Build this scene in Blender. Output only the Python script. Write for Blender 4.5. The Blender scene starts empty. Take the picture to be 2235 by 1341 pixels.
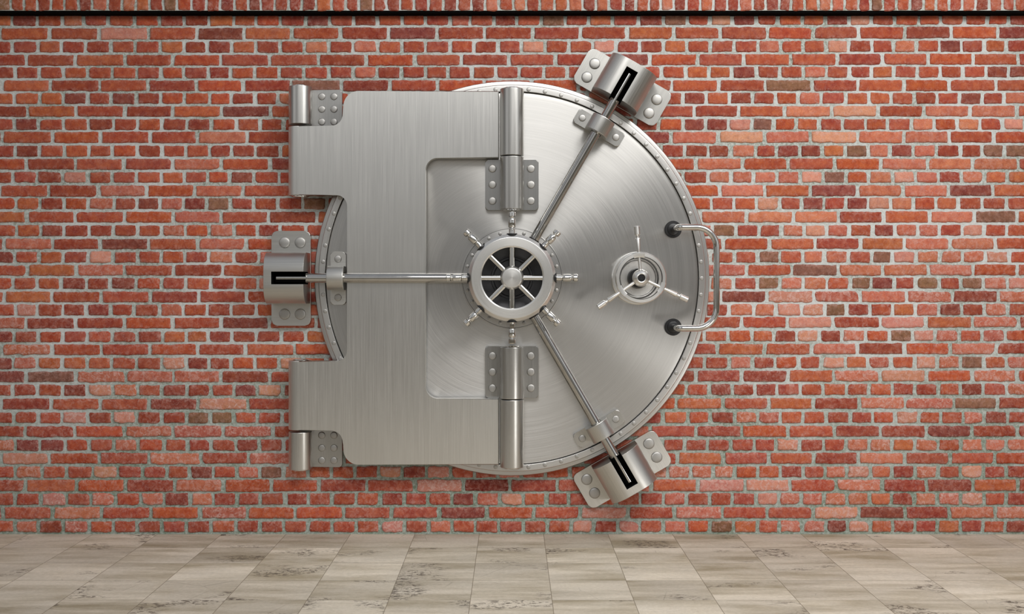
import bpy, bmesh, math, random
from math import pi, sin, cos, radians as R
from mathutils import Vector, Matrix, noise

# ------------------------------------------------------------------ frame
U = 0.0025            # metres per unit of the measured drawing, at the wall plane
D = 6.6               # camera to wall
HZ = 1.336            # eye height
VC = HZ + 24 * U      # height of the vault centre
C = bpy.context.scene.collection
rnd = random.Random(7)

def sc(d): return D / (D - d)
def X(px, d): return (px - 1117.5) / sc(d)
def Y(py, d): return (632 - py) / sc(d) - 24

def lin(c):
    out = []
    for v in c:
        v /= 255.0
        out.append(v / 12.92 if v <= 0.04045 else ((v + 0.055) / 1.055) ** 2.4)
    return out

# ------------------------------------------------------------------ materials
def newmat(name):
    m = bpy.data.materials.new(name); m.use_nodes = True
    nt = m.node_tree; b = nt.nodes['Principled BSDF']
    return m, nt, b
def N(nt, t, **kw):
    n = nt.nodes.new(t)
    for k, v in kw.items(): setattr(n, k, v)
    return n
def L(nt, a, b): nt.links.new(a, b)
def mixc(nt, fac, a, b, mode='MIX'):
    n = N(nt, 'ShaderNodeMix', data_type='RGBA', blend_type=mode)
    for s, v in ((n.inputs[0], fac), (n.inputs[6], a), (n.inputs[7], b)):
        if hasattr(v, 'links'): L(nt, v, s)
        elif isinstance(v, (int, float)): s.default_value = v
        else: s.default_value = (*v, 1)
    return n.outputs[2]
def mth(nt, op, a, b=None, c=None, clamp=False):
    n = N(nt, 'ShaderNodeMath', operation=op, use_clamp=clamp)
    for i, v in enumerate((a, b, c)):
        if v is None: continue
        if hasattr(v, 'links'): L(nt, v, n.inputs[i])
        else: n.inputs[i].default_value = v
    return n.outputs[0]
def rmap(nt, v, a, b, c, d):
    n = N(nt, 'ShaderNodeMapRange'); L(nt, v, n.inputs[0])
    for i, k in enumerate((a, b, c, d)): n.inputs[i + 1].default_value = k
    return n.outputs[0]
def noi(nt, vec, scale, detail=3, rough=0.55, dist=0.0):
    n = N(nt, 'ShaderNodeTexNoise'); L(nt, vec, n.inputs['Vector'])
    n.inputs['Scale'].default_value = scale; n.inputs['Detail'].default_value = detail
    n.inputs['Roughness'].default_value = rough; n.inputs['Distortion'].default_value = dist
    return n.outputs['Fac']

def brushed(name, axis, col=(0.60, 0.59, 0.57), rough=0.34, aniso=0.75, streak=1.0):
    """axis: direction of the brush lines in object space ('x','y','z') or 'ring' about local z"""
    m, nt, b = newmat(name)
    tc = N(nt, 'ShaderNodeTexCoord').outputs['Object']
    if axis == 'ring':
        sx = N(nt, 'ShaderNodeSeparateXYZ'); L(nt, tc, sx.inputs[0])
        r = mth(nt, 'SQRT', mth(nt, 'ADD', mth(nt, 'MULTIPLY', sx.outputs[0], sx.outputs[0]), mth(nt, 'MULTIPLY', sx.outputs[1], sx.outputs[1])))
        nv = N(nt, 'ShaderNodeVectorMath', operation='NORMALIZE'); L(nt, tc, nv.inputs[0])
        sy = N(nt, 'ShaderNodeSeparateXYZ'); L(nt, nv.outputs[0], sy.inputs[0])
        cb = N(nt, 'ShaderNodeCombineXYZ')
        L(nt, mth(nt, 'MULTIPLY', r, 260), cb.inputs[0]); L(nt, mth(nt, 'MULTIPLY', sy.outputs[0], 1.6), cb.inputs[1]); L(nt, mth(nt, 'MULTIPLY', sy.outputs[1], 1.6), cb.inputs[2])
        vec = cb.outputs[0]
        tg = N(nt, 'ShaderNodeCombineXYZ'); L(nt, sx.outputs[0], tg.inputs[0]); L(nt, sx.outputs[1], tg.inputs[1])
        tgo = tg.outputs[0]
    else:
        mp = N(nt, 'ShaderNodeMapping'); L(nt, tc, mp.inputs[0])
        k = {'x': (3, 260, 260), 'y': (260, 3, 260), 'z': (260, 260, 3)}[axis]
        mp.inputs['Scale'].default_value = k
        vec = mp.outputs[0]
        t = {'x': (0, 1, 0), 'y': (1, 0, 0), 'z': (1, 0, 0)}[axis]
        tg = N(nt, 'ShaderNodeCombineXYZ')
        for i in range(3): tg.inputs[i].default_value = t[i]
        tgo = tg.outputs[0]
    vt = N(nt, 'ShaderNodeVectorTransform', vector_type='VECTOR', convert_from='OBJECT', convert_to='WORLD')
    L(nt, tgo, vt.inputs[0])
    nn = N(nt, 'ShaderNodeVectorMath', operation='NORMALIZE'); L(nt, vt.outputs[0], nn.inputs[0])
    L(nt, nn.outputs[0], b.inputs['Tangent'])
    f = noi(nt, vec, 1.0, 4, 0.7)
    big = noi(nt, tc, 3.0, 3, 0.5)
    c1 = mixc(nt, rmap(nt, f, 0.3, 0.7, 0, 1), [v * (1 - 0.10 * streak) for v in col], [min(1, v * (1 + 0.10 * streak)) for v in col])
    c2 = mixc(nt, rmap(nt, big, 0.35, 0.65, 0, 0.5), c1, [v * 0.93 for v in col])
    L(nt, c2, b.inputs['Base Color'])
    b.inputs['Metallic'].default_value = 1
    L(nt, rmap(nt, f, 0.3, 0.7, rough * 0.88, rough * 1.12), b.inputs['Roughness'])
    b.inputs['Anisotropic'].default_value = aniso
    bp = N(nt, 'ShaderNodeBump'); bp.inputs['Strength'].default_value = 0.06 * streak; bp.inputs['Distance'].default_value = 0.001
    L(nt, f, bp.inputs['Height']); L(nt, bp.outputs[0], b.inputs['Normal'])
    return m

def plain(name, col, metal, rough):
    m, nt, b = newmat(name)
    tc = N(nt, 'ShaderNodeTexCoord').outputs['Object']
    f = noi(nt, tc, 25, 3)
    L(nt, mixc(nt, rmap(nt, f, .3, .7, 0, 1), [v * .94 for v in col], [min(1, v * 1.05) for v in col]), b.inputs['Base Color'])
    b.inputs['Metallic'].default_value = metal
    L(nt, rmap(nt, f, .3, .7, rough * .85, rough * 1.15), b.inputs['Roughness'])
    return m

M_plateY = brushed('brushed_steel_vertical', 'y', (0.74, 0.73, 0.70), 0.36)
M_X = brushed('brushed_steel_lengthwise', 'x', (0.58, 0.57, 0.54), 0.33)
M_barrel = brushed('brushed_steel_barrel', 'y', (0.62, 0.61, 0.585), 0.30, 0.35)
M_rod = plain('polished_rod_steel', (0.50, 0.49, 0.47), 1, 0.07)
M_leaf = brushed('brushed_steel_leaf', 'y', (0.48, 0.475, 0.46), 0.34)
M_ring = brushed('turned_steel', 'ring', (0.61, 0.60, 0.58), 0.33, 0.8)
M_band = brushed('turned_steel_band', 'ring', (0.62, 0.61, 0.59), 0.36, 0.5)
M_wheel = brushed('turned_bright_steel', 'ring', (0.88, 0.87, 0.84), 0.30, 0.45, 0.12)
M_bolt = plain('bolt_steel', (0.47, 0.46, 0.44), 1, 0.48)
M_shadow = plain('shadow_black', (0.003, 0.003, 0.003), 0, 0.95)  # near-black colour standing in for the shadow under the top course
M_void = plain('slot_shade_black', (0.006, 0.006, 0.006), 0, 0.8)  # shade inside the keeper slots, put into the colour of their walls
for _m in (M_shadow, M_void): _m.node_tree.nodes['Principled BSDF'].inputs['Specular IOR Level'].default_value = .05
M_chrome = plain('polished_chrome', (0.74, 0.73, 0.70), 1, 0.07)
M_dark = plain('blackened_steel', (0.06, 0.06, 0.063), 0.7, 0.35)
M_black = plain('black_rubber', (0.012, 0.012, 0.013), 0, 0.35)

# ------------------------------------------------------------------ mesh helpers (local: x right, y up, z out of the wall, metres)
def finish(name, bm, mat, parent=None, loc=(0, 0, 0), rot=None, sharp=32, wn=True):
    bmesh.ops.recalc_face_normals(bm, faces=bm.faces)
    me = bpy.data.meshes.new(name); bm.to_mesh(me); bm.free()
    for p in me.polygons: p.use_smooth = True
    me.set_sharp_from_angle(angle=R(sharp))
    me.materials.append(mat)
    o = bpy.data.objects.new(name, me); C.objects.link(o)
    if parent: o.parent = parent
    o.location = loc
    if rot: o.rotation_euler = rot
    if wn:
        w = o.modifiers.new('weighted_normal', 'WEIGHTED_NORMAL'); w.keep_sharp = True
    return o

def add_prism(bm, pts, z0, z1, bev=0.0, seg=3, axis='z', mat=None):
    """pts in metres; extruded from z0 to z1; the front rim is rounded by bev"""
    vs0 = [bm.verts.new((x, y, z0)) for x, y in pts]
    vs1 = [bm.verts.new((x, y, z1)) for x, y in pts]
    n = len(pts)
    bm.faces.new(list(reversed(vs0))); f = bm.faces.new(vs1)
    for i in range(n):
        bm.faces.new((vs0[i], vs0[(i + 1) % n], vs1[(i + 1) % n], vs1[i]))
    if bev > 0:
        bmesh.ops.bevel(bm, geom=list(f.edges), offset=bev, segments=seg, profile=0.5, affect='EDGES', clamp_overlap=True)

def rrect(x0, y0, x1, y1, r, n=5, corners=(1, 1, 1, 1)):
    """rounded rectangle; corners: bottom left, bottom right, top right, top left"""
    pts = []
    for k, (cx, cy, a) in enumerate(((x0, y0, 180), (x1, y0, 270), (x1, y1, 0), (x0, y1, 90))):
        sx = 1 if cx == x0 else -1; sy = 1 if cy == y0 else -1
        if corners[k]:
            for i in range(n + 1):
                t = R(a + 90 * i / n); pts.append((cx + sx * r + r * cos(t), cy + sy * r + r * sin(t)))
        else: pts.append((cx, cy))
    return pts

def add_lathe(bm, prof, seg=64, mx=None, close=False):
    """prof: list of (r, z); turned about z"""
    rings = []
    for r, z in prof:
        if r < 1e-6: rings.append([bm.verts.new((0, 0, z))])
        else: rings.append([bm.verts.new((r * cos(2 * pi * i / seg), r * sin(2 * pi * i / seg), z)) for i in range(seg)])
    pairs = list(zip(rings, rings[1:]))
    if close: pairs.append((rings[-1], rings[0]))
    for a, b in pairs:
        for i in range(seg):
            j = (i + 1) % seg
            if len(a) == 1 and len(b) == 1: continue
            if len(a) == 1: bm.faces.new((a[0], b[i], b[j]))
            elif len(b) == 1: bm.faces.new((a[i], a[j], b[0]))
            else: bm.faces.new((a[i], a[j], b[j], b[i]))
    if mx is not None:
        vs = [v for r in rings for v in r]
        bmesh.ops.transform(bm, matrix=mx, verts=vs)

def mprof(pr): return [(r * U, z) for r, z in pr]

def add_sweep(bm, path, radii, seg=24, cap=True):
    path = [Vector(p) for p in path]
    if isinstance(radii, (int, float)): radii = [radii] * len(path)
    n = len(path); rings = []
    t0 = (path[1] - path[0]).normalized()
    up = Vector((0, 0, 1)) if abs(t0.z) < 0.9 else Vector((0, 1, 0))
    nrm = t0.cross(up).normalized()
    for i in range(n):
        t = (path[min(i + 1, n - 1)] - path[max(i - 1, 0)]).normalized()
        nrm = (nrm - t * nrm.dot(t)).normalized(); bn = t.cross(nrm)
        rings.append([bm.verts.new(path[i] + (nrm * cos(2 * pi * k / seg) + bn * sin(2 * pi * k / seg)) * radii[i]) for k in range(seg)])
    for a, b in zip(rings, rings[1:]):
        for k in range(seg): bm.faces.new((a[k], a[(k + 1) % seg], b[(k + 1) % seg], b[k]))
    if cap:
        bm.faces.new(list(reversed(rings[0]))); bm.faces.new(rings[-1])

def AX(dirn, origin=(0, 0, 0)):
    """matrix taking local z to dirn, at origin"""
    return Matrix.Translation(origin) @ Vector(dirn).to_track_quat('Z', 'Y').to_matrix().to_4x4()

def bolt_mesh(name, r, h):
    bm = bmesh.new()
    add_lathe(bm, [(r * .92, 0), (r * .92, h * .16), (r, h * .2), (r, h * .5), (r * .97, h * .66), (r * .90, h * .78), (r * .75, h * .88), (r * .5, h * .95), (r * .25, h * .99), (0, h)], 28)
    bmesh.ops.recalc_face_normals(bm, faces=bm.faces)
    me = bpy.data.meshes.new(name); bm.to_mesh(me); bm.free()
    for p in me.polygons: p.use_smooth = True
    me.set_sharp_from_angle(angle=R(50)); me.materials.append(M_bolt)
    return me
ME_RIV = bolt_mesh('rivet_head', 4.3 * U, .0045)
ME_RIV2 = bolt_mesh('small_rivet_head', 3.9 * U, .0045)
ME_BL = bolt_mesh('large_bolt_head', 11.8 * U, .011)
ME_BM = bolt_mesh('bolt_head', 8.3 * U, .008)
ME_BS = bolt_mesh('bolt_head_small', 7.6 * U, .0075)
def place(me, name, parent, loc):
    o = bpy.data.objects.new(name, me); C.objects.link(o); o.parent = parent; o.location = loc; return o

def empty(name, loc, rot, label, cat, group=None):
    o = bpy.data.objects.new(name, None); C.objects.link(o); o.empty_display_size = .1
    o.location = loc; o.rotation_euler = rot
    o['label'] = label; o['category'] = cat
    if group: o['group'] = group
    return o

# ------------------------------------------------------------------ the vault door
vault = empty('vault_door', (0, 0, VC), (pi / 2, 0, 0),
              'huge round brushed steel bank vault door with spoked handwheel and hinge arm on brick wall', 'vault door')
Z_ARM, Z_ROD = .168, .197

bm = bmesh.new()
add_lathe(bm, mprof([(380, .017), (427, .017), (428, .020), (428, .045), (426.5, .050), (419, .052), (417, .050), (416, .044), (380, .044)]), 160, close=True)
frame = finish('back_flange', bm, M_band, vault)
bm = bmesh.new()
add_lathe(bm, mprof([(0, .03), (401.5, .03), (401.5, .080), (400, .0845), (393, .0855), (390, .085), (0, .085)]), 192)
finish('door_disc', bm, M_ring, vault)
bm = bmesh.new()
add_lathe(bm, mprof([(402.2, .046), (416, .046), (416.3, .096), (415, .0995), (413.5, .1), (403.2, .1), (402.2, .0985)]), 192, close=True)
band = finish('rim_band', bm, M_band, vault)
for k in range(72):
    a = R(5 * k + 0)
    place(ME_RIV, 'rivet', band, (407.6 * U * cos(a), 407.6 * U * sin(a), .0998))

# flat riveted flange below the handwheel
bm = bmesh.new()
add_lathe(bm, mprof([(60, .084), (109, .084), (109.3, .090), (108.6, .0925), (107.2, .0925), (106.4, .0895), (60, .0895)]), 128, close=True)
hubfl = finish('hub_flange', bm, M_ring, vault)
for k in range(24):
    a = R(15 * k)
    place(ME_RIV2, 'rivet', hubfl, (99.5 * U * cos(a), 99.5 * U * sin(a), .0893))
# drum that takes the ends of the rods
bm = bmesh.new()
add_lathe(bm, mprof([(0, .18), (38, .18), (40, .186), (44, .186), (45, .176), (50, .176), (64, .186), (70, .232), (83, .236), (85, .232), (85, .09), (0, .09)]), 96)
drum = finish('wheel_housing', bm, M_dark, vault)
drum['label'] = 'blackened steel drum behind the handwheel'
for a in (60, 180, 300):
    bm = bmesh.new()
    add_sweep(bm, [(78 * U, 0, 0), (94.8 * U, 0, 0)], 11.6 * U, 24)
    o = finish('rod_collar', bm, M_black, drum, (0, 0, Z_ROD), (0, 0, R(a)))

# handwheel
bm = bmesh.new()
add_lathe(bm, mprof([(63.5, .272), (63.5, .308), (64, .311), (66.3, .315), (67, .3153), (83.6, .3153), (84.6, .3145), (90.4, .3005), (91.2, .297), (91.2, .264), (89, .256), (66, .256), (64.2, .262)]), 128, close=True)
wheel = finish('handwheel', bm, M_wheel, vault, sharp=20)
bm = bmesh.new()
add_lathe(bm, mprof([(0, .17), (17, .17), (17, .24), (23, .25), (24.6, .256), (24.6, .316), (23.8, .322), (20.5, .3335), (19.5, .335), (0, .335)]), 64)
finish('hub', bm, M_wheel, wheel)
grip = [(88, 7.4), (90, 6.3), (98, 6.3), (101.5, 6.3), (102.2, 5.0), (104.5, 5.0), (106, 7.3), (107.5, 8), (121.5, 8), (123, 7.5), (123.8, 5.2), (125.2, 4.6), (127.5, 5.2), (128.5, 7.3), (129.5, 8.1), (136, 8.1), (137.3, 7.2), (137.8, 5.6), (138, 3)]
bm = bmesh.new()
add_lathe(bm, [(6.2 * U, 18 * U), (6.2 * U, 66 * U)] , 24, AX((1, 0, 0)))
add_lathe(bm, [(r * U, x * U) for x, r in grip] + [(0, 138 * U)], 28, AX((1, 0, 0)))
sp = finish('spoke', bm, M_chrome, wheel, (0, 0, .284), wn=False)
sp['label'] = 'polished spoke with turned grip'
bm = bmesh.new()
add_lathe(bm, [(6.5 * U, 89 * U), (11 * U, 89.2 * U), (11 * U, 92.7 * U), (6.2 * U, 92.8 * U)], 28, AX((1, 0, 0)))
col = finish('collar', bm, M_black, wheel, (0, 0, .284), wn=False)
for k in range(1, 8):
    for src in (sp, col):
        o = src.copy(); C.objects.link(o); o.parent = wheel; o.rotation_euler = (0, 0, R(45 * k))

# rods
for a in (60, 180, 300):
    bm = bmesh.new()
    add_sweep(bm, [(70 * U, 0, 0), (497 * U, 0, 0), (499.5 * U, 0, 0), (500 * U, 0, 0)], [10.1 * U, 10.1 * U, 9.4 * U, 8 * U], 40)
    finish('locking_rod', bm, M_rod, vault, (0, 0, Z_ROD), (0, 0, R(a)))

# rod guides
def make_guide(a):
    bm = bmesh.new()
    add_prism(bm, rrect(356.5 * U, -57 * U, 389.5 * U, 57 * U, 7 * U), .084, .112, .004)
    base = finish('rod_guide', bm, M_X, vault, (0, 0, 0), (0, 0, R(a)))
    # arch
    bm = bmesh.new()
    hw = 25.8 * U; zc = .193; pts = [(-hw, .10), (-hw, zc)]
    pts = [(hw, .10)] + [(hw * cos(t), zc + hw * sin(t)) for t in [pi * i / 28 for i in range(29)]] + [(-hw, .10)]
    hr = 11.2 * U; zr = Z_ROD
    inner = [(-hr, .10)] + [(-hr * cos(t), zr + hr * sin(t)) for t in [pi * i / 20 for i in range(21)]] + [(hr, .10)]
    loop = pts + inner
    x0, x1 = 355.5 * U, 390.5 * U
    A = [bm.verts.new((x0, y, z)) for y, z in loop]; B = [bm.verts.new((x1, y, z)) for y, z in loop]
    n = len(loop)
    fa = bm.faces.new(A); fb = bm.faces.new(list(reversed(B)))
    for i in range(n): bm.faces.new((A[i], B[i], B[(i + 1) % n], A[(i + 1) % n]))
    bm.normal_update()
    bmesh.ops.bevel(bm, geom=list(fa.edges) + list(fb.edges), offset=.0035, segments=2, profile=.5, affect='EDGES')
    finish('arch', bm, M_X, base)
    for s in (-1, 1): place(ME_BS, 'bolt', base, (373.5 * U, s * 41.5 * U, .1118))
for a in (60, 180, 300): make_guide(a)

# door hinge brackets and the C-shaped hinge arm
def Yd(py): return Y(py, .165)
BX = 0.0; BZ = .166; BR = 25.2 * U
def barrel(bm, y0, y1, cx=BX, cz=BZ, r=BR, ch=1.4 * U):
    y0, y1 = sorted((y0, y1)); y0 *= U; y1 *= U
    add_lathe(bm, [(0, y0), (r - ch, y0), (r - ch * .35, y0 + ch * .35), (r, y0 + ch), (r, y1 - ch), (r - ch * .35, y1 - ch * .35), (r - ch, y1), (0, y1)], 64, Matrix.Translation((cx, 0, cz)) @ Matrix.Rotation(-pi / 2, 4, 'X'))
def pin(parent, y, s, cx=BX, cz=BZ, r=19):
    bm = bmesh.new()
    add_lathe(bm, [(0, 3.4 * U), (r * .55 * U, 3.3 * U), (r * .8 * U, 2.8 * U), (r * .84 * U, 1.6 * U), (r * U, 1.4 * U), (r * U, -3 * U), (0, -3 * U)], 48)
    o = finish('pin', bm, M_chrome, parent, (cx, y * U, cz), (-s * pi / 2, 0, 0), wn=False)
    return o
Zl = .120; sl = .120
for (t, b, yb0, yb1, end) in ((349, 458.7, 342.6, 457.3, -1), (756, 868.7, 758, 870.3, 1)):
    bm = bmesh.new()
    yt, yb = Y(t, Zl), Y(b, Zl)
    add_prism(bm, rrect(X(1059, Zl) * U, yb * U, X(1175.5, Zl) * U, yt * U, 6 * U), .084, Zl, .004)
    leaf = finish('hinge_bracket', bm, M_leaf, vault)
    bm = bmesh.new(); barrel(bm, Yd(yb0), Yd(yb1))
    finish('barrel', bm, M_barrel, leaf)
    pin(leaf, Yd(yb1 if end < 0 else yb0), end)
    ys = (368, 403, 438.5) if end < 0 else (777.5, 812.7, 848)
    for px in (1074.7, 1158.8):
        for py in ys: place(ME_BM, 'bolt', leaf, (X(px, .128) * U, Y(py, .128) * U, Zl - .0002))

dz = Z_ARM
def P(px, py): return (X(px, dz) * U, Y(py, dz) * U)
def arc(cx, cy, r, a0, a1, n=10):
    return [P(cx + r * cos(R(a0 + (a1 - a0) * i / n)), cy - r * sin(R(a0 + (a1 - a0) * i / n))) for i in range(n + 1)]
HX = -454.6 * U; HZZ = .1055; HR = 24.9 * U     # wall hinge barrel axis
hxp = 1117.5 + HX / U * sc(dz)
out = []
out += [P(hxp, 274.3)]
out += arc(723, 249.3, 25, 270, 360)           # concave fillet up to the top block
out += [P(748.6, 238)]
out += arc(783, 232, 33.5, 180, 90)
out += [P(1088.6, 198.8), P(1088.6, 344.8)]
out += arc(955, 371, 26.2, 90, 180)
out += arc(955, 844.6, 26.2, 180, 270)
out += [P(1088.6, 870.6), P(1088.6, 1015)]
out += arc(783, 981.5, 33.5, 270, 180)
out += [P(748.8, 970)]
out += arc(722.5, 966, 25.5, 0, 90)
out += [P(hxp, 940.4), P(hxp, 788.8)]
out += arc(733.5, 764.8, 24, 270, 360)
out += arc(733.5, 450, 24, 0, 90)
out += [P(hxp, 426.2)]
clean = []
for p in out:
    if not clean or (Vector(p) - Vector(clean[-1])).length > 1e-5: clean.append(p)
bm = bmesh.new()
pts = clean
vs0 = [bm.verts.new((x, y, .104)) for x, y in pts]; vs1 = [bm.verts.new((x, y, dz)) for x, y in pts]
bm.faces.new(list(reversed(vs0))); f1 = bm.faces.new(vs1); n = len(pts)
for i in range(n): bm.faces.new((vs0[i], vs0[(i + 1) % n], vs1[(i + 1) % n], vs1[i]))
eds = [e for e in f1.edges if not all(abs(v.co.x - HX) < 1e-4 for v in e.verts)]
bmesh.ops.bevel(bm, geom=eds, offset=.0045, segments=3, profile=.5, affect='EDGES')
for (a, b) in ((274.3, 426.2), (788.8, 940.4)):
    barrel(bm, Y(a, dz), Y(b, dz), HX, dz - HR, HR)
arm = finish('hinge_arm', bm, M_plateY, vault)
for (a, b, e) in ((194.5, 340.9, 1), (872, 1020, -1)):
    bm = bmesh.new(); barrel(bm, Yd(a), Yd(b)); finish('barrel', bm, M_barrel, arm)
    pin(arm, Yd(a if e > 0 else b), e)
pin(arm, Y(426.2, dz), -1, HX, HZZ); pin(arm, Y(788.8, dz), 1, HX, HZZ)

# pull handle over the rim
bm = bmesh.new()
def harc(c, a, b, r, n=10):
    c = Vector(c); return [c + (Vector(a) * cos(pi / 2 * i / n) + Vector(b) * sin(pi / 2 * i / n)) * r for i in range(n + 1)]
hx, hy, hz = 346.7 * U, 105.2 * U, .31
r1, r2 = 11 * U, 42 * U; vx = 425.6 * U
path = [Vector((hx, hy, .10))] + harc((hx + r1, hy, hz - r1), (-1, 0, 0), (0, 0, 1), r1, 8)
path += harc((vx - r2, hy - r2, hz), (0, 1, 0), (1, 0, 0), r2, 14)
path += [Vector((p.x, -p.y, p.z)) for p in reversed(path)]
add_sweep(bm, path, 6.7 * U, 28)
handle = finish('pull_handle', bm, M_chrome, vault, wn=False)
for s in (-1, 1):
    bm = bmesh.new()
    add_lathe(bm, mprof([(0, .084), (18.4, .084), (18.4, .096), (17.4, .098), (12.6, .0985), (12.2, .104), (11.4, .105), (0, .105)]), 48)
    finish('foot', bm, M_black, handle, (hx, s * hy, 0), wn=False)['label'] = 'black round mounting foot'

# small three-spoked dial
DX = 270 * U
bm = bmesh.new()
add_lathe(bm, mprof([(0, .1035), (36, .1035), (38, .1045), (39.5, .108), (41.5, .109), (44, .116), (46, .119), (54.5, .119), (56.3, .116), (57, .110), (57, .084), (0, .084)]), 96)
dial = finish('combination_dial', bm, M_wheel, vault, (DX, 0, 0))
bm = bmesh.new()
add_lathe(bm, mprof([(0, .10), (22.5, .10), (22.5, .135), (20, .150), (13, .152), (12, .25), (0, .25)]), 48)
finish('sleeve', bm, M_black, dial, wn=False)
bm = bmesh.new()
add_lathe(bm, mprof([(44, .250), (44, .268), (45.2, .2735), (51.6, .2735), (53.4, .269), (53.8, .262), (53.8, .25), (52, .246), (46, .246)]), 96, close=True)
ringo = finish('grip_ring', bm, M_wheel, dial)
bm = bmesh.new()
add_lathe(bm, mprof([(0, .286), (6.8, .286), (7.6, .296), (9.5, .297), (14, .290), (17.2, .279), (18.2, .268), (17.4, .256), (14, .248), (0, .246)]), 56)
finish('hub', bm, M_wheel, dial, wn=False)
bm = bmesh.new()
add_lathe(bm, mprof([(0, .2945), (3, .2950), (3.4, .2925), (6.6, .2925), (7.7, .2972), (7.7, .28), (0, .28)]), 40)
finish('keyhole_plug', bm, M_black, dial, wn=False)
for a in (94.6, 214.6, 334.6):
    bm = bmesh.new()
    pr = [(12, 3.2), (50, 3.2), (56, 3.2), (82, 5.6), (83, 5.2), (84, 3.6), (87, 3.3), (89.5, 3.8), (90.5, 5.6), (91.5, 6.3), (108, 6.3), (109, 5.6), (109.3, 4)]
    add_lathe(bm, [(r * U, x * U) for x, r in pr] + [(0, 109.4 * U)], 24, AX((1, 0, 0)))
    # clamp block round the ring
    lo = [(43.4, -14), (54.6, -14), (54.6, 14), (43.4, 14)]
    seg = 10
    rings = []
    for i in range(seg + 1):
        t = R(-14 + 28 * i / seg)
        rings.append([bm.verts.new((r * U * cos(t), r * U * sin(t), z - .262)) for r, z in ((43.5, .246), (43.5, .2735), (45, .2748), (52.6, .2748), (54.4, .270), (54.4, .246))])
    for p, q in zip(rings, rings[1:]):
        for i in range(6): bm.faces.new((p[i], p[(i + 1) % 6], q[(i + 1) % 6], q[i]))
    bm.faces.new(rings[0]); bm.faces.new(list(reversed(rings[-1])))
    finish('spoke', bm, M_wheel, dial, (0, 0, .262), (0, 0, R(a)), wn=False)

# ------------------------------------------------------------------ keepers bolted to the wall
def keeper_meshes():
    bm = bmesh.new()
    add_prism(bm, rrect(436.5 * U, -102.8 * U, 521.5 * U, 102.8 * U, 12 * U), .001, .044, .004)
    base = finish('base_plate', bm, M_X)
    bm = bmesh.new()
    hw, zt, rc = 54.5 * U, .268, .098
    prof = [(hw, .035), (hw, zt - rc)]
    prof += [(hw - rc + rc * cos(t), zt - rc + rc * sin(t)) for t in [pi / 2 * i / 16 for i in range(1, 17)]]
    prof += [(-y, z) for y, z in reversed(prof)]
    x0, x1 = 437 * U, 521 * U
    A = [bm.verts.new((x0, y, z)) for y, z in prof]; B = [bm.verts.new((x1, y, z)) for y, z in prof]; n = len(prof)
    bm.faces.new(A); bm.faces.new(list(reversed(B)))
    for i in range(n): bm.faces.new((A[i], B[i], B[(i + 1) % n], A[(i + 1) % n]))
    body = finish('slotted_block', bm, M_X, wn=False)
    bm = bmesh.new()
    add_prism(bm, rrect(420 * U, -13.2 * U, 504.5 * U, 13.2 * U, .5 * U), .12, .35)
    cut = finish('cut', bm, M_void, wn=False); body.data.materials.append(M_void)
    mo = body.modifiers.new('b', 'BOOLEAN'); mo.object = cut; mo.operation = 'DIFFERENCE'; mo.solver = 'EXACT'; mo.material_mode = 'TRANSFER'
    be = body.modifiers.new('v', 'BEVEL'); be.width = .0035; be.segments = 3; be.limit_method = 'ANGLE'; be.angle_limit = R(35)
    bpy.context.view_layer.update()
    dg = bpy.context.evaluated_depsgraph_get()
    me = bpy.data.meshes.new_from_object(body.evaluated_get(dg))
    me.set_sharp_from_angle(angle=R(40))
    body.modifiers.clear(); body.data = me
    body.modifiers.new('weighted_normal', 'WEIGHTED_NORMAL').keep_sharp = True
    bpy.data.objects.remove(cut)
    return base, body
kb, kblock = keeper_meshes()
first = True
for a, lab in ((180, 'slotted steel bolt keeper left of the vault door, holding the level rod'),
               (60, 'slotted steel bolt keeper at the upper right of the vault door, nearest the wall top'),
               (300, 'slotted steel bolt keeper at the lower right of the vault door, nearest the floor')):
    # empty at the middle of the keeper, on the wall
    cx, cy = 479 * U * cos(R(a)), 479 * U * sin(R(a))
    k = empty('bolt_keeper', (cx, 0, VC + cy), (pi / 2, 0, 0), lab, 'bolt keeper', 'bolt keepers round the vault door')
    k.rotation_euler = (Matrix.Rotation(pi / 2, 4, 'X') @ Matrix.Rotation(R(a), 4, 'Z')).to_euler()
    if first: b_, s_ = kb, kblock; first = False
    else:
        b_, s_ = kb.copy(), kblock.copy(); C.objects.link(b_); C.objects.link(s_)
    for o in (b_, s_): o.parent = k; o.location = (-479 * U, 0, 0)
    for px in (493, 459):
        for s in (-1, 1): place(ME_BL, 'bolt', b_, (px * U, s * 77.7 * U, .0438))

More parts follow.
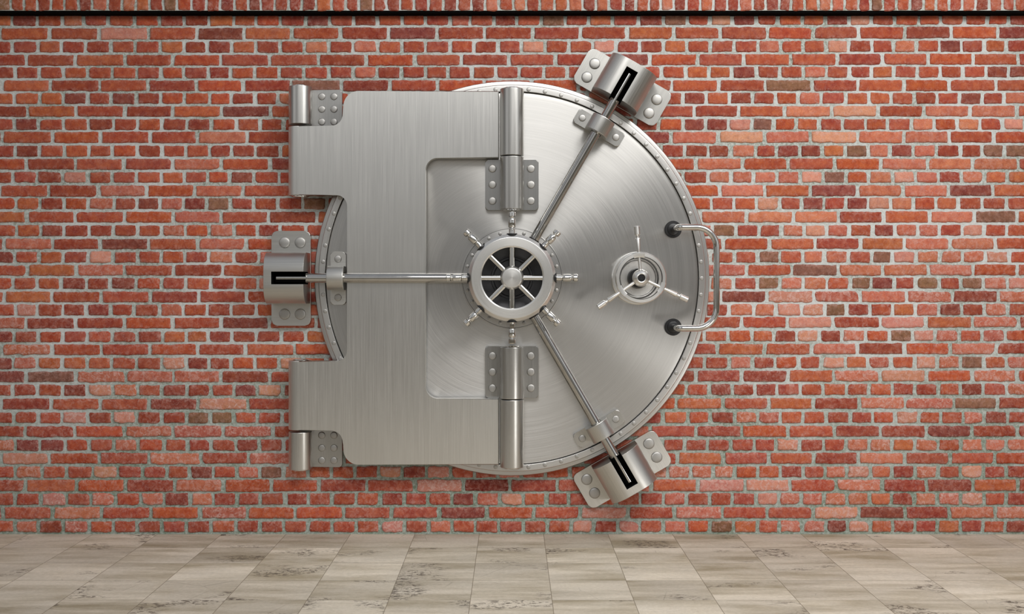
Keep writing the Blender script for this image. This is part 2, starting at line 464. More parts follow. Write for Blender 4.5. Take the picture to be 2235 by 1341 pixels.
# ------------------------------------------------------------------ wall hinges
def wall_hinge(y0, y1, leaf_t, leaf_b, bys, end, lab):
    root = empty('mounting_hinge', (HX, 0, VC + (Y(y0, .12) + Y(y1, .12)) / 2 * U), (pi / 2, 0, 0), lab, 'hinge', 'hinges on the wall')
    oy = -(Y(y0, .12) + Y(y1, .12)) / 2 * U; ox = -HX
    zl = .042
    bm = bmesh.new()
    add_prism(bm, rrect(HX - 5 * U, Y(leaf_b, zl) * U, X(746.5, zl) * U, Y(leaf_t, zl) * U, 6 * U, corners=(0, 1, 1, 0)), .001, zl, .0035)
    yb_, yt_ = sorted((Y(y0, .12), Y(y1, .12)))
    add_prism(bm, rrect(HX - 14 * U, (yb_ + 8) * U, HX + 21 * U, (yt_ - 8) * U, 2 * U), .001, HZZ)
    lf = finish('leaf', bm, M_leaf, root, (ox, oy, 0))
    for px in (701.8, 728.4):
        for py in bys: place(ME_BS, 'bolt', lf, (X(px, .05) * U, Y(py, .05) * U, zl - .0002))
    bm = bmesh.new(); barrel(bm, Y(y0, .12), Y(y1, .12), HX, HZZ, HR)
    finish('barrel', bm, M_barrel, root, (ox, oy, 0))
    yy = Y(y0, .12) if end > 0 else Y(y1, .12)
    p = pin(root, yy, end, HX, HZZ); p.location.x += ox; p.location.y += oy
wall_hinge(188.5, 272, 196, 292, (210.3, 237.9, 265.6), 1, 'upper steel wall hinge with six bolts above the hinge arm')
wall_hinge(943, 1025, 922, 1020.4, (951, 978.8, 1006), -1, 'lower steel wall hinge with six bolts below the hinge arm')

# ------------------------------------------------------------------ brick wall
ROWS = [(32.5,56),(61,86),(91,115),(120,143.5),(147.5,171),(175.5,199),(203.5,227),(232,255),(260.5,284),(288,312.5),(318,342),(347,370.5),(376,399),(405,429),(433,457),(462.5,486),(492,515.5),(521.5,544.5),(550,573.5),(579,602),(607.5,631),(637,660),(665,689),(694.5,717),(724,746.5),(752,775),(781.5,805),(811,834.5),(840.5,864),(871,894),(900.5,924),(930.5,954),(960.5,984),(989.5,1013),(1019,1043),(1048,1073),(1077.5,1102.5),(1108,1132),(1138,1162)]
# joints, crop coordinates: a = left quarter, b = 2nd, c = 3rd, d = right quarter (x3.991), e = close-up left of the vault (x6.208)
J = {
1:dict(a=[105,328,545,730,942,1170,1390,1605,1820,2038,2232],b=[205,430,635,845,1055,1265,1470,1685,1860,2065],c=[30,248,450,658,868,1092,1308,1518,1712,1910,2118],d=[90,305,505,710,905,1105,1315,1505,1715,1915,2098]),
2:dict(a=[0,430,862,1293,1717,2128],b=[308,727,1148,1572,1985],c=[172,590,993,1397,1802,2212],d=[398,792,1197,1600,2005]),
3:dict(a=[108,333,535,745,968,1180,1395,1605,1805,2018,2228],b=[205,420,630,842,1055,1265,1472,1685,1893,2102],c=[70,278,485,690,898,1102,1308,1513,1718,1925,2130],d=[115,310,512,710,908,1098,1295,1495,1690,1885,2080]),
4:dict(a=[228,658,1088,1503,1920],b=[113,543,957,1378,1782,2195],c=[367,780,1195,1605,2010],d=[200,610,1002,1397,1790,2183]),
5:dict(a=[133,342,553,760,980,1190,1402,1602,1812,2010,2218],b=[195,413,628,843,1050,1262,1470,1665,1875,2082],c=[52,265,472,680,1095,1288,1503,1708,1903,2120],d=[108,308,512,712,905,1100,1302,1500,1700,1905,2098]),
6:dict(a=[15,440,870,1292,1710,2120],b=[300,740,1160,1575,1985],c=[1382,1790,2195],d=[388,785,1187,1583,1987]),
7:dict(a=[123,343,555,765,970,1190,1400,1608,1825,2010,2222],b=[190],c=[1480,1683,1885,2085],d=[68,265,468,680,880,1075,1275,1478,1672,1868,2058]),
8:dict(a=[240,663,1090,1505,1930],b=[120],c=[1575,1968],d=[150,560,960,1362,1765,2170]),
9:dict(a=[125,335,555,770,990,1195,1408,1628,1842,2060],b=[30,235],c=[1265,1480,1678,1875,2082],d=[55,250,448,655,855,1048,1255,1450,1648,1850,2045]),
10:dict(a=[20,460,878,1308,1720,2152],c=[1375,1785,2190],d=[370,785,1185,1580,1970]),
11:dict(a=[130,345,560,778,980,1198,1412,1620,1825,2020,2225],b=[208],c=[1495,1695,1893,2110],d=[82,278,475,678,873,1065,1265,1470,1680,1870,2065]),
12:dict(a=[228,658,1078,1505,1930],e=[1180],c=[1590,1995],d=[180,585,985,1398,1788,2185]),
13:dict(a=[112,325,545,765,975,1190,1408,1605,1810,2000],e=[955,1298],c=[1480,1695,1897,2095],d=[82,282,482,685,880,1092,1290,1490,1690,1888,2090]),
14:dict(a=[0,425,860,1280,1697,2118],c=[1800,2192],d=[375,780,1180,1575,1962]),
15:dict(a=[137,345,562,770,995,1197,1393,1597,1800,2005],e=[955,1285,1620],c=[1725,1925,2118],d=[108,298,490,682,875,1070,1270,1465,1660,1868,2080]),
16:dict(a=[235,658,1085,1510,1928],e=[1160,1810],c=[1630,2035],d=[225,615,1010,1410,1800,2175]),
17:dict(a=[145,355,558,775,985,1198,1405,1610,1825,2035],e=[1005,1310,1660],c=[1735,1940,2140],d=[120,318,512,712,918,1108,1308,1500,1698,1885,2085]),
18:dict(a=[30,458,870,1292,1720,2145],c=[1830,2230],d=[412,808,1190,1592,1983]),
19:dict(a=[130,338,555,770,985,1197,1408,1608,1815,2035],e=[1025],c=[1925,2130],d=[110,305,495,705,905,1090,1292,1500,1695,1897,2105]),
20:dict(a=[240,665,1085,1508,1940],c=[2030],d=[215,615,1003,1398,1788,2175]),
21:dict(a=[113,325,530,752,960,1188,1408,1620,1835,2045],e=[1010],c=[1915,2125],d=[108,308,518,718,905,1103,1292,1498,1685,1882,2090]),
22:dict(a=[40,455,880,1305,1730,2148],c=[1810,2210],d=[400,808,1210,1610,2015]),
23:dict(a=[135,325,548,752,960,1165,1388,1597,1805,2015],e=[990],c=[1882,2095],d=[72,297,500,690,890,1095,1290,1492,1693,1890,2095]),
24:dict(a=[230,660,1085,1505,1928],e=[1160],c=[1990],d=[170,570,985,1380,1785,2190]),
25:dict(a=[120,335,545,765,980,1195,1415,1622,1815,2020],e=[985,1330,1655],c=[1665,1870,2080],d=[55,258,455,650,855,1062,1262,1458,1670,1865,2070]),
26:dict(a=[15,455,885,1305,1722,2140],e=[1510],c=[1780,2190],d=[385,785,1193,1588,1992]),
27:dict(a=[115,325,540,760,970,1190,1410,1625,1818,2012],e=[970,1295],c=[1668,1880,2085],d=[65,270,470,680,875,1075,1280,1480,1680,1885,2080]),
28:dict(a=[228,662,1095,1510,1925],e=[1170],c=[1592,1990],d=[175,575,980,1383,1785,2170]),
29:dict(a=[110,325,545,765,985,1200,1410,1632,1840,2043],e=[1005,1345],c=[1505,1710,1905,2103],d=[82,287,485,690,885,1090,1285,1485,1678,1875,2080]),
30:dict(a=[10,445,875,1300,1725,2160],c=[1420,1828,2225],d=[403,797,1195,1625,2000]),
31:dict(a=[120,335,540,765,978,1190,1405,1625,1832,2035],e=[1005,1340],c=[1305,1520,1718,1928,2130],d=[110,307,512,720,915,1110,1315,1508,1700,1890,2090]),
32:dict(a=[220,652,1085,1507,1940],e=[1205],c=[1190,1590,1990],d=[180,585,985,1380,1783,2175]),
33:dict(a=[130,348,570,775,990,1205,1430,1632,1838,2055],e=[1030,1355],c=[1300,1495,1690,1895,2100],d=[75,282,487,680,885,1080,1283,1480,1685,1885,2080]),
34:dict(a=[10,430,862,1298,1750,2170],c=[1430,1830,2228],d=[403,793,1195,1590,1980]),
35:dict(a=[130,365,580,808,1025,1245,1455,1650,1858,2062],b=[30,237,447,650,858,1062,1270,1480,1690],c=[280,1345,1545,1742,1928,2130],d=[112,310,502,690,895,1085,1280,1482,1680,1880,2080]),
36:dict(a=[225,668,1095,1522,1945],b=[130,548,960,1380,1800,2205],c=[385,800,1205,1608,2020],d=[195,600,998,1385,1792,2180]),
37:dict(a=[130,355,580,790,1005,1222,1432,1655,1858,2065],b=[32,250,450,655,870,1080,1288,1490,1700,1905,2115],c=[90,288,485,695,900,1105,1310,1508,1710,1905,2115],d=[97,293,492,695,888,1078,1278,1478,1685,1888,2080]),
38:dict(a=[25,460,885,1315,1742,2155],b=[335,758,1175,1592,2005],c=[178,585,1000,1405,1820,2215],d=[397,800,1195,1585,1985]),
39:dict(a=[130,335,555,775,985,1197,1408,1622,1835,2058],b=[30,238,450,652,868,1078,1290,1500,1702,1905,2108],c=[90,293,500,700,912,1100,1308,1512,1715,1915,2125],d=[100,303,510,700,895,1090,1283,1482,1680,1880,2070]),
}
ORG = dict(a=(0, 3.991), b=(560, 3.991), c=(1120, 3.991), d=(1675, 3.991), e=(400, 6.208))
def joints(k):
    base = 52.5 if k % 2 else 103.5
    js = sorted(ORG[q][0] + v / ORG[q][1] for q, l in J[k].items() for v in l)
    out = [js[0]]
    for x in js[1:]:
        per = base * (1 - 0.035 * max(0, (x - 1200) / 1000))
        g = x - out[-1]
        if g < per * 0.5: continue
        m = max(1, round(g / per))
        s = out[-1]
        for i in range(1, m + 1): out.append(s + g * i / m)
    while out[0] > -700: out.insert(0, out[0] - base * rnd.uniform(.98, 1.02))
    while out[-1] < 2940: out.append(out[-1] + base * .955 * rnd.uniform(.98, 1.02))
    return out

# light (p), very light (q), brown (b), dark (k), orange (o) bricks seen in the photo
MARK = [(1973,360,'p'),(1768,389,'q'),(1822,389,'b'),(1967,446,'p'),(2066,446,'o'),(2077,474,'p'),(2172,474,'b'),(1729,503,'p'),(1779,503,'q'),(1978,503,'p'),(1930,503,'k'),(2023,533,'p'),(1973,562,'q'),(2025,562,'p'),(2125,562,'p'),(2175,562,'q'),(1924,562,'b'),(1974,590,'p'),(2073,590,'p'),(1778,620,'p'),(1685,620,'b'),(1878,620,'b'),(2025,620,'b'),(2122,620,'b'),(1725,648,'q'),(1827,648,'p'),(1721,677,'q'),(1775,677,'q'),(2023,677,'p'),(1769,705,'q'),(1968,705,'q'),(2171,705,'p'),(1763,735,'q'),(1863,735,'p'),(2016,735,'q'),(2066,735,'p'),(2167,735,'p'),(1714,735,'k'),(1814,735,'k'),(1966,735,'b'),(1820,763,'p'),(2126,763,'p'),(1819,793,'q'),(1919,793,'p'),(2071,793,'p'),(2122,793,'b'),(2171,822,'p'),(1926,882,'p'),(1978,912,'q'),(1873,972,'p'),(1922,972,'p'),(2021,972,'p'),(1926,1001,'p'),(1873,1031,'q'),(2021,1031,'p'),(1695,1060,'q'),(1877,1060,'p'),(1724,1090,'p'),(2072,1090,'p'),(1825,1120,'q'),(2121,1120,'p'),(1776,1150,'p'),
(431,358,'p'),(267,417,'p'),(482,503,'p'),(61,533,'p'),(483,533,'p'),(219,562,'q'),(219,590,'p'),(59,763,'p'),(381,793,'q'),(219,822,'p'),(328,822,'p'),(274,852,'p'),(487,882,'q'),(432,942,'p'),(328,942,'p'),(230,1031,'q'),(61,1031,'p'),(450,1060,'p'),(118,1090,'q'),(224,1090,'p'),(1100,1060,'x'),(590,73,'o'),(800,160,'p'),(1765,245,'p'),(1872,245,'q'),(2060,245,'p'),(2020,275,'p'),(2115,275,'p'),(1820,303,'q'),(1920,303,'p'),(2020,303,'p'),(1867,330,'b'),(1745,188,'b'),(2170,130,'o'),(1700,303,'p'),(1740,275,'o'),(2150,360,'p'),(2060,360,'p'),(1920,388,'p'),(1973,388,'q'),(1640,480,'p'),(1572,480,'p'),(1580,505,'b'),(1650,420,'p'),(600,1000,'p'),(860,1031,'q'),(950,1031,'q'),(1000,1060,'q'),(1270,1150,'q'),(1050,1090,'p'),(1100,1090,'q'),(950,1150,'p'),(860,1150,'q'),(1500,1120,'p'),(1560,1060,'q'),(1690,1090,'q'),(1600,1031,'p')]
BASE = {'n': [(172,72,54),(164,68,54),(178,80,60),(156,62,50),(182,76,52),(168,76,62),(160,68,56)],
        'p': [(196,106,84),(190,98,80),(200,112,90)], 'q': [(212,142,120),(206,134,116)],
        'b': [(138,96,74),(134,90,72)], 'k': [(148,62,50),(142,60,52),(136,62,56)],
        'o': [(184,88,60),(188,96,66)], 'x': [(112,30,26)]}
verts = []; faces = []; vcol = []; vwear = []
def add_brick(x0, y0, x1, y1, kind, wear, org=0.0, vertical=False):
    """x right, y down, in drawing units; org = how far the face plane stands off the wall"""
    c = lin(rnd.choice(BASE[kind])); j = rnd.uniform(.9, 1.12); g = rnd.uniform(.93, 1.09)
    c = (min(1, c[0] * j), min(1, c[1] * j * g), min(1, c[2] * j / g))
    w, h = x1 - x0, y1 - y0
    nx = max(4, int(w / 4.5)); ny = max(3, int(h / 4.5))
    us = [0, .7, 2.0] + [2.0 + (w - 4.0) * i / nx for i in range(1, nx)] + [w - 2.0, w - .7, w]
    vs = [0, .7, 2.0] + [2.0 + (h - 4.0) * i / ny for i in range(1, ny)] + [h - 2.0, h - .7, h]
    cx, cy, a, b = (x0 + x1) / 2, (y0 + y1) / 2, w / 2, h / 2
    base = len(verts); sd = rnd.uniform(0, 100)
    rcs = [rnd.uniform(1.2, 3.4) + (1 + wear) * rnd.uniform(0, 5) * (rnd.random() < .28) for _ in range(4)]
    tilt = rnd.uniform(-.5, .5); tz = rnd.uniform(-.0012, .0012); tx = rnd.uniform(-.0015, .0015)
    NX, NY = len(us), len(vs)
    for jv, v in enumerate(vs):
        for iu, u in enumerate(us):
            X_, Y_ = u - a, v - b
            rc = rcs[(1 if X_ > 0 else 0) + (2 if Y_ > 0 else 0)]
            ex, ey = abs(X_) - (a - rc), abs(Y_) - (b - rc)
            if ex > 0 and ey > 0:
                l = math.hypot(ex, ey); m = max(ex, ey) / l
                X_ = math.copysign(a - rc + ex * m, X_); Y_ = math.copysign(b - rc + ey * m, Y_)
            edge = min(iu, NX - 1 - iu, jv, NY - 1 - jv)
            e = 1.0 if edge <= 2 else .4
            nv = noise.noise_vector(Vector(((cx + X_) * .07, (cy + Y_) * .07, sd)))
            nw = noise.noise_vector(Vector(((cx + X_) * .25, (cy + Y_) * .25, sd)))
            px = cx + X_ + e * (nv.x * (1.5 + wear) + nw.x * .9)
            py = cy + Y_ + e * (nv.y * (1.3 + wear) + nw.y * .9) + tilt * X_ / a * .8
            z = (-.004, .0038, .0074, .0082)[min(edge, 3)]
            if edge >= 2: z += nv.z * .0016 * (1 + wear) + nw.z * .0007 * (1 + 1.5 * wear) + tz + tx * X_ / a
            verts.append(((px - 1117.5) * U, -(z + org), HZ + (632 - py) * U))
            vcol.append((*c, 1)); vwear.append(wear + (.55 if edge <= 1 else .38 if edge == 2 else .14 if edge == 3 else 0))
    for jv in range(NY - 1):
        for iu in range(NX - 1):
            q = base + jv * NX + iu
            faces.append((q, q + NX, q + NX + 1, q + 1))
for k in range(1, 40):
    js = joints(k); t, b = ROWS[k - 1]
    for l, r in zip(js, js[1:]):
        mid = (l + r) / 2; my = (t + b) / 2
        kind = None
        for (mx_, my_, kk) in MARK:
            if abs(my - my_) < 13 and l < mx_ < r: kind = kk
        if kind is None:
            q = rnd.random()
            pr = .30 if (mid > 1500 and 240 < my < 760) else (.20 if my > 780 else .10)
            if mid > 2235 or 640 < mid < 1500: pr = .15
            kind = 'p' if q < pr * .8 else 'q' if q < pr else 'k' if q < pr + .11 else 'o' if q < pr + .20 else 'b' if q < pr + .215 else 'n'
        lowf = min(1, max(0, (my - 350) / 500))
        wear = {'p': .7, 'q': 1.0}.get(kind, .25) * (.45 + .75 * lowf) * rnd.uniform(.6, 1.3)
        sh = -2.2 * max(0, (mid - 500) / 1700) * (1 if my < 180 or 680 < my < 900 else .3)
        gl = rnd.uniform(2.6, 4.6); gr = rnd.uniform(2.6, 4.6)
        add_brick(l + gl, t + sh - .3 + rnd.uniform(-.5, .7), r - gr, b + sh + .3 + rnd.uniform(-.7, .5), kind, min(1.2, wear))
nwall = len(verts)

def brick_mat():
    m, nt, b = newmat('weathered_brick')
    at = N(nt, 'ShaderNodeAttribute', attribute_name='Col'); wr = N(nt, 'ShaderNodeAttribute', attribute_name='wear')
    tc = N(nt, 'ShaderNodeTexCoord').outputs['Object']
    n1 = noi(nt, tc, 28, 4, .6, .4); n2 = noi(nt, tc, 160, 4, .7); n3 = noi(nt, tc, 55, 5, .65, .8)
    hs = N(nt, 'ShaderNodeHueSaturation'); L(nt, at.outputs['Color'], hs.inputs['Color'])
    L(nt, rmap(nt, n1, .25, .75, .499, .516), hs.inputs['Hue']); L(nt, rmap(nt, n1, .3, .7, .78, 1.16), hs.inputs['Value'])
    c = mixc(nt, 1.0, hs.outputs[0], mixc(nt, rmap(nt, n2, .3, .7, 0, 1), (.82, .80, .80), (1.12, 1.1, 1.1)), 'MULTIPLY')
    # lime bloom on worn bricks
    bl = mth(nt, 'MULTIPLY', rmap(nt, n3, .46, .68, 0, 1), mth(nt, 'MULTIPLY', wr.outputs['Fac'], .80), clamp=True)
    c = mixc(nt, mth(nt, 'MULTIPLY', wr.outputs['Fac'], rmap(nt, n1, .4, .65, 0, .45), clamp=True), c, lin((176, 112, 108)))
    c = mixc(nt, bl, c, lin((210, 172, 162)))
    ck = rmap(nt, noi(nt, tc, 38, 5, .7, 1.5), .60, .70, 0, .32)
    c = mixc(nt, ck, c, lin((86, 36, 34)))
    L(nt, c, b.inputs['Base Color']); b.inputs['Roughness'].default_value = .85
    b.inputs['Specular IOR Level'].default_value = .25
    bp = N(nt, 'ShaderNodeBump'); bp.inputs['Strength'].default_value = .5; bp.inputs['Distance'].default_value = .0022
    L(nt, mth(nt, 'ADD', n2, mth(nt, 'MULTIPLY', n3, mth(nt, 'ADD', wr.outputs['Fac'], .3))), bp.inputs['Height']); L(nt, bp.outputs[0], b.inputs['Normal'])
    return m
def mortar_mat():
    m, nt, b = newmat('lime_mortar')
    tc = N(nt, 'ShaderNodeTexCoord').outputs['Object']
    n1 = noi(nt, tc, 60, 5, .65, .5); n2 = noi(nt, tc, 2.2, 3, .5); n3 = noi(nt, tc, 260, 3, .6)
    c = mixc(nt, rmap(nt, n1, .32, .66, 0, 1), lin((134, 140, 126)), lin((208, 215, 211)))
    c = mixc(nt, rmap(nt, n2, .4, .6, 0, .6), c, lin((226, 229, 229)))
    c = mixc(nt, rmap(nt, n3, .58, .72, 0, .5), c, lin((96, 94, 78)))
    so = N(nt, 'ShaderNodeSeparateXYZ'); L(nt, tc, so.inputs[0])
    damp = mth(nt, 'MULTIPLY', rmap(nt, mth(nt, 'ADD', so.outputs[2], mth(nt, 'MULTIPLY', n2, .8)), .6, 1.6, 1, 0), rmap(nt, n1, .25, .6, .9, .45), clamp=True)
    c = mixc(nt, damp, c, lin((112, 130, 110)))
    L(nt, c, b.inputs['Base Color']); b.inputs['Roughness'].default_value = .95
    b.inputs['Specular IOR Level'].default_value = .15
    bp = N(nt, 'ShaderNodeBump'); bp.inputs['Strength'].default_value = .9; bp.inputs['Distance'].default_value = .004
    L(nt, mth(nt, 'ADD', n1, mth(nt, 'MULTIPLY', n3, .4)), bp.inputs['Height']); L(nt, bp.outputs[0], b.inputs['Normal'])
    return m
MB, MM = brick_mat(), mortar_mat()

def masonry(name, verts, faces, vcol, vwear, boxes):
    """bricks plus the mortar boxes as one structure mesh"""
    nb = len(faces); verts = list(verts); faces = list(faces); vcol = list(vcol); vwear = list(vwear)
    for (x0, y0, z0, x1, y1, z1) in boxes:
        q = len(verts)
        verts += [(x0, y0, z0), (x1, y0, z0), (x1, y1, z0), (x0, y1, z0), (x0, y0, z1), (x1, y0, z1), (x1, y1, z1), (x0, y1, z1)]
        vcol += [(1, 1, 1, 1)] * 8; vwear += [0] * 8
        faces += [(q, q + 1, q + 5, q + 4), (q + 1, q + 2, q + 6, q + 5), (q + 2, q + 3, q + 7, q + 6), (q + 3, q, q + 4, q + 7), (q + 4, q + 5, q + 6, q + 7), (q + 3, q + 2, q + 1, q)]
    me = bpy.data.meshes.new(name); me.from_pydata(verts, [], faces)
    me.materials.append(MB); me.materials.append(MM)
    ca = me.color_attributes.new('Col', 'FLOAT_COLOR', 'POINT'); ca.data.foreach_set('color', [v for c in vcol for v in c])
    wa = me.attributes.new('wear', 'FLOAT', 'POINT'); wa.data.foreach_set('value', vwear)
    me.polygons.foreach_set('material_index', [0] * nb + [1] * (len(faces) - nb))
    me.polygons.foreach_set('use_smooth', [True] * nb + [False] * (len(faces) - nb))
    o = bpy.data.objects.new(name, me); C.objects.link(o); o['kind'] = 'structure'
    return o
WL, WR = -4.52, 4.54
zt = HZ + (632 - 30) * U
wall = masonry('wall_back', verts, faces, vcol, vwear, [(WL, 0, -.02, WR, .25, 3.12)])
wall['label'] = 'weathered red brick wall in English bond with pale mortar'

# projecting soldier course along the top
verts, faces, vcol, vwear = [], [], [], []
SJ = dict(a=[88,205,322,440,557,680,800,935,1060,1180,1300,1420,1540,1668,1795,1915,2040,2160],b=[34,155,275,392,515,650,775,890,1015,1130,1250,1370,1495,1625,1745,1870,1990,2110],
          c=[0,112,230,360,480,605,720,835,960,1070,1185,1285,1400,1510,1630,1745,1865,1970,2090,2200],d=[105,207,325,445,560,675,795,900,1010,1125,1243,1360,1470,1585,1700,1815,1935,2050,2155])
js = sorted(ORG[q][0] + v / 3.991 for q, l in SJ.items() for v in l)
while js[0] > -700: js.insert(0, js[0] - 30)
while js[-1] < 2940: js.append(js[-1] + 28.6)
TD = .077; s_ = sc(TD)
def tp(px): return 1117.5 + (px - 1117.5) / s_
for l, r in zip(js, js[1:]):
    q = rnd.random()
    kind = 'p' if q < .16 else 'k' if q < .34 else 'o' if q < .44 else 'b' if q < .5 else 'n'
    add_brick(tp(l + 2.4), -66 + rnd.uniform(-1, 1), tp(r - 2.4), 632 - (632 - 22.6) / s_ + rnd.uniform(-.8, .6), kind, rnd.uniform(.1, .5), TD - .006)
trim = masonry('trim_1', verts, faces, vcol, vwear, [(WL, -(TD - .005), HZ + (632 - 22.4) / s_ * U, WR, 0.0, HZ + (632 + 69) * U)])
trim['label'] = 'projecting course of upright bricks along the top'
# thin black strip below it, painted in place of the overhang's shadow
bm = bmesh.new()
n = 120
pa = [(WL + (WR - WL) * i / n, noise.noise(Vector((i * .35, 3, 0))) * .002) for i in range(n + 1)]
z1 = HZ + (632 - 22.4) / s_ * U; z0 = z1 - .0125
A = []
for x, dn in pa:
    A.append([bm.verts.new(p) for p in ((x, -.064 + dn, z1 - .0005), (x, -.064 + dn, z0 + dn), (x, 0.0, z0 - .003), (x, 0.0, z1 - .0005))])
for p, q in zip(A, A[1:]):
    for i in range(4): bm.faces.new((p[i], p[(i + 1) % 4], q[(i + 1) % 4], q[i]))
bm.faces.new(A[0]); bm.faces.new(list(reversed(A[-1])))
st = finish('shadow_strip', bm, M_shadow, wn=False); st['kind'] = 'structure'; st['label'] = 'thin black strip painted as the shadow under the top bricks'

# ------------------------------------------------------------------ floor
def floor_mat():
    m, nt, b = newmat('stone_tiles')
    tc = N(nt, 'ShaderNodeTexCoord').outputs['Object']
    mp = N(nt, 'ShaderNodeMapping'); L(nt, tc, mp.inputs[0]); mp.inputs['Location'].default_value = (.179 / .351, 0, 0); mp.inputs['Scale'].default_value = (1 / .351, 1 / .351, 1)
    fl = N(nt, 'ShaderNodeVectorMath', operation='FLOOR'); L(nt, mp.outputs[0], fl.inputs[0])
    fr = N(nt, 'ShaderNodeVectorMath', operation='FRACTION'); L(nt, mp.outputs[0], fr.inputs[0])
    wn = N(nt, 'ShaderNodeTexWhiteNoise', noise_dimensions='3D'); L(nt, fl.outputs[0], wn.inputs[0])
    # per-tile shifted coordinates so veins break at the joints
    ad = N(nt, 'ShaderNodeVectorMath', operation='MULTIPLY_ADD'); L(nt, wn.outputs['Color'], ad.inputs[0]); ad.inputs[1].default_value = (7, 7, 7); L(nt, tc, ad.inputs[2])
    st = N(nt, 'ShaderNodeMapping'); L(nt, ad.outputs[0], st.inputs[0]); st.inputs['Scale'].default_value = (.7, 3.6, 1)
    v1 = noi(nt, st.outputs[0], 1.5, 5, .6, .2)
    v2 = noi(nt, ad.outputs[0], 55, 5, .7)
    v3 = noi(nt, ad.outputs[0], 3.2, 3, .5)
    st2 = N(nt, 'ShaderNodeMapping'); L(nt, ad.outputs[0], st2.inputs[0]); st2.inputs['Scale'].default_value = (1.4, 2.2, 1)
    v4 = noi(nt, st2.outputs[0], 22, 6, .75, .6)
    v5 = noi(nt, st2.outputs[0], 1.7, 2, .5)
    c = mixc(nt, rmap(nt, v1, .36, .62, 0, 1), lin((168, 157, 134)), lin((226, 216, 198)))
    c = mixc(nt, rmap(nt, v3, .42, .62, 0, .5), c, lin((214, 206, 192)))
    c = mixc(nt, 1.0, c, mixc(nt, wn.outputs['Value'], (.84, .835, .83), (1.06, 1.06, 1.06)), 'MULTIPLY')
    c = mixc(nt, 1.0, c, mixc(nt, rmap(nt, v2, .3, .7, 0, 1), (.88, .88, .86), (1.08, 1.08, 1.08)), 'MULTIPLY')
    # dark pitted patches
    pit = mth(nt, 'MULTIPLY', rmap(nt, v4, .50, .56, 0, 1), rmap(nt, v5, .57, .64, 0, .9), clamp=True)
    c = mixc(nt, pit, c, lin((92, 84, 74)))
    # hairline cracks
    vo = N(nt, 'ShaderNodeTexVoronoi', feature='DISTANCE_TO_EDGE'); L(nt, ad.outputs[0], vo.inputs['Vector']); vo.inputs['Scale'].default_value = 2.1
    cr = mth(nt, 'MULTIPLY', rmap(nt, vo.outputs['Distance'], .0, .006, 1, 0), rmap(nt, v3, .52, .6, 0, .4), clamp=True)
    c = mixc(nt, cr, c, lin((110, 102, 88)))
    sx = N(nt, 'ShaderNodeSeparateXYZ'); L(nt, fr.outputs[0], sx.inputs[0])
    def edge(o): return mth(nt, 'MINIMUM', o, mth(nt, 'SUBTRACT', 1.0, o))
    ex, ey = edge(sx.outputs[0]), edge(sx.outputs[1])
    jt = rmap(nt, mth(nt, 'MINIMUM', ex, ey), .0025, .006, 1, 0)
    c = mixc(nt, mth(nt, 'MULTIPLY', jt, .75), c, lin((118, 106, 88)))
    L(nt, c, b.inputs['Base Color']); b.inputs['Roughness'].default_value = .62; b.inputs['Specular IOR Level'].default_value = .3
    bp = N(nt, 'ShaderNodeBump'); bp.inputs['Strength'].default_value = .3; bp.inputs['Distance'].default_value = .002
    L(nt, mth(nt, 'SUBTRACT', v2, mth(nt, 'MULTIPLY', jt, 2.0)), bp.inputs['Height']); L(nt, bp.outputs[0], b.inputs['Normal'])
    return m
bm = bmesh.new()
vs = [bm.verts.new(p) for p in ((-7, -13, 0), (7, -13, 0), (7, 0.0, 0), (-7, 0.0, 0))]; vb = [bm.verts.new((v.co.x, v.co.y, -.1)) for v in vs]
bm.faces.new(vs); bm.faces.new(list(reversed(vb)))
for i in range(4): bm.faces.new((vs[i], vb[i], vb[(i + 1) % 4], vs[(i + 1) % 4]))
fl = finish('floor', bm, floor_mat(), wn=False); fl['kind'] = 'structure'; fl['label'] = 'pale stained square stone floor tiles'

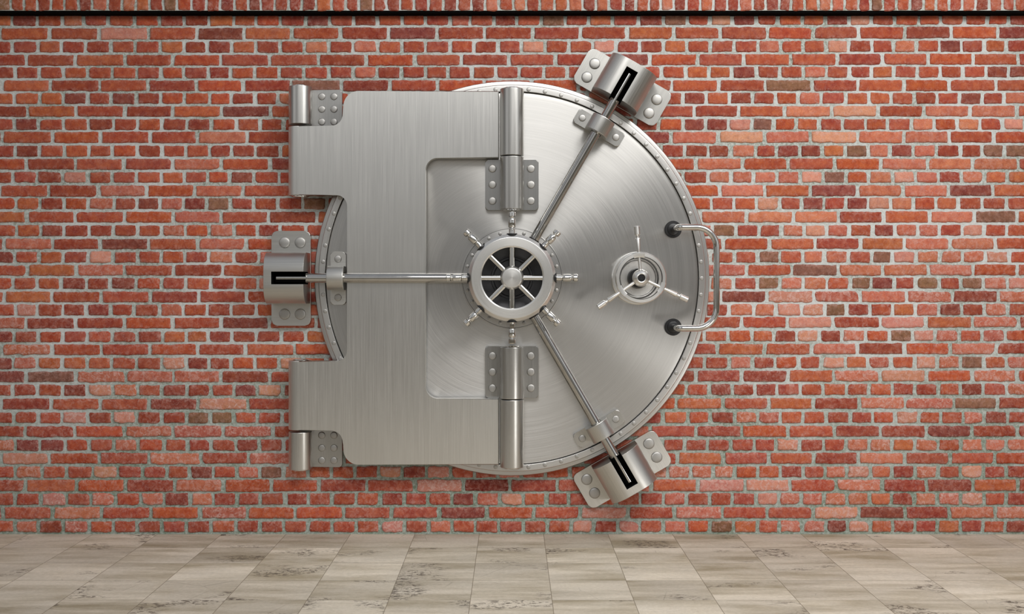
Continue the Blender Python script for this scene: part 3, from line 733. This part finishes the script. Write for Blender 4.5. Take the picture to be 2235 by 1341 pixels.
# ------------------------------------------------------------------ light
w = bpy.data.worlds.new('World'); bpy.context.scene.world = w; w.use_nodes = True
nt = w.node_tree; bg = nt.nodes['Background']
tc = N(nt, 'ShaderNodeTexCoord').outputs['Generated']
sx = N(nt, 'ShaderNodeSeparateXYZ'); L(nt, tc, sx.inputs[0])
az = mth(nt, 'ARCTAN2', sx.outputs[0], mth(nt, 'MULTIPLY', sx.outputs[1], -1))   # 0 towards the viewer's back, + right
azn = mth(nt, 'ADD', mth(nt, 'DIVIDE', az, 2 * pi), .5)
cr = N(nt, 'ShaderNodeValToRGB'); L(nt, azn, cr.inputs[0])
e = cr.color_ramp; e.interpolation = 'EASE'
stops = [(0, .10), (.25, .16), (.31, .20), (.345, .95), (.375, .95), (.40, .30), (.44, .36), (.475, .70), (.52, .70), (.56, .34), (.59, .30), (.615, 1.2), (.655, 1.2), (.69, .22), (.76, .16), (1, .10)]
e.elements[0].position = 0; e.elements[1].position = 1
for p, v in stops[1:-1]: e.elements.new(p)
for el, (p, v) in zip(e.elements, stops): el.position = p; el.color = (v, v, v, 1)
el = sx.outputs[2]
up = mixc(nt, rmap(nt, el, .25, .75, 0, 1), cr.outputs[0], (.50, .52, .56))
dn = mixc(nt, rmap(nt, el, -.02, .06, 1, 0), up, (.16, .14, .11))
L(nt, dn, bg.inputs['Color']); bg.inputs['Strength'].default_value = .8

def area(name, loc, target, sx_, sy_, e, col=(1, 1, 1), spr=180):
    l = bpy.data.lights.new(name, 'AREA'); l.shape = 'RECTANGLE'; l.size = sx_; l.size_y = sy_; l.energy = e; l.color = col; l.spread = R(spr)
    o = bpy.data.objects.new(name, l); C.objects.link(o); o.location = loc
    o.rotation_euler = (Vector(target) - Vector(loc)).to_track_quat('-Z', 'Y').to_euler()
    return o
area('ceiling_light', (2.5, -3.5, 4.3), (.5, -.5, .9), 2.0, 1.6, 105, (1, .985, .955))
area('rear_fill_light', (.4, -6.2, 5.4), (.2, -1, .3), 3.0, 2.0, 48, (1, .985, .96), 90)  # added fill from behind and above, brightens the floor
area('low_right_fill', (2.25, -3.4, .3), (.6, 0, 1.0), .5, .5, 9, (1, .98, .95))  # added low light, makes the lower right highlight on the door disc

# ------------------------------------------------------------------ camera
cam = bpy.data.cameras.new('camera'); co = bpy.data.objects.new('camera', cam); C.objects.link(co)
co.location = (0, -D, HZ); co.rotation_euler = (pi / 2, 0, 0)
cam.sensor_width = 36; cam.lens = 36 * (D / U) / 2235
cam.shift_y = -(670.5 - 632) / 2235
cam.clip_start = .05
s = bpy.context.scene; s.camera = co
s.view_settings.view_transform = 'Standard'; s.view_settings.look = 'None'; s.view_settings.exposure = -0.12; s.view_settings.gamma = 1
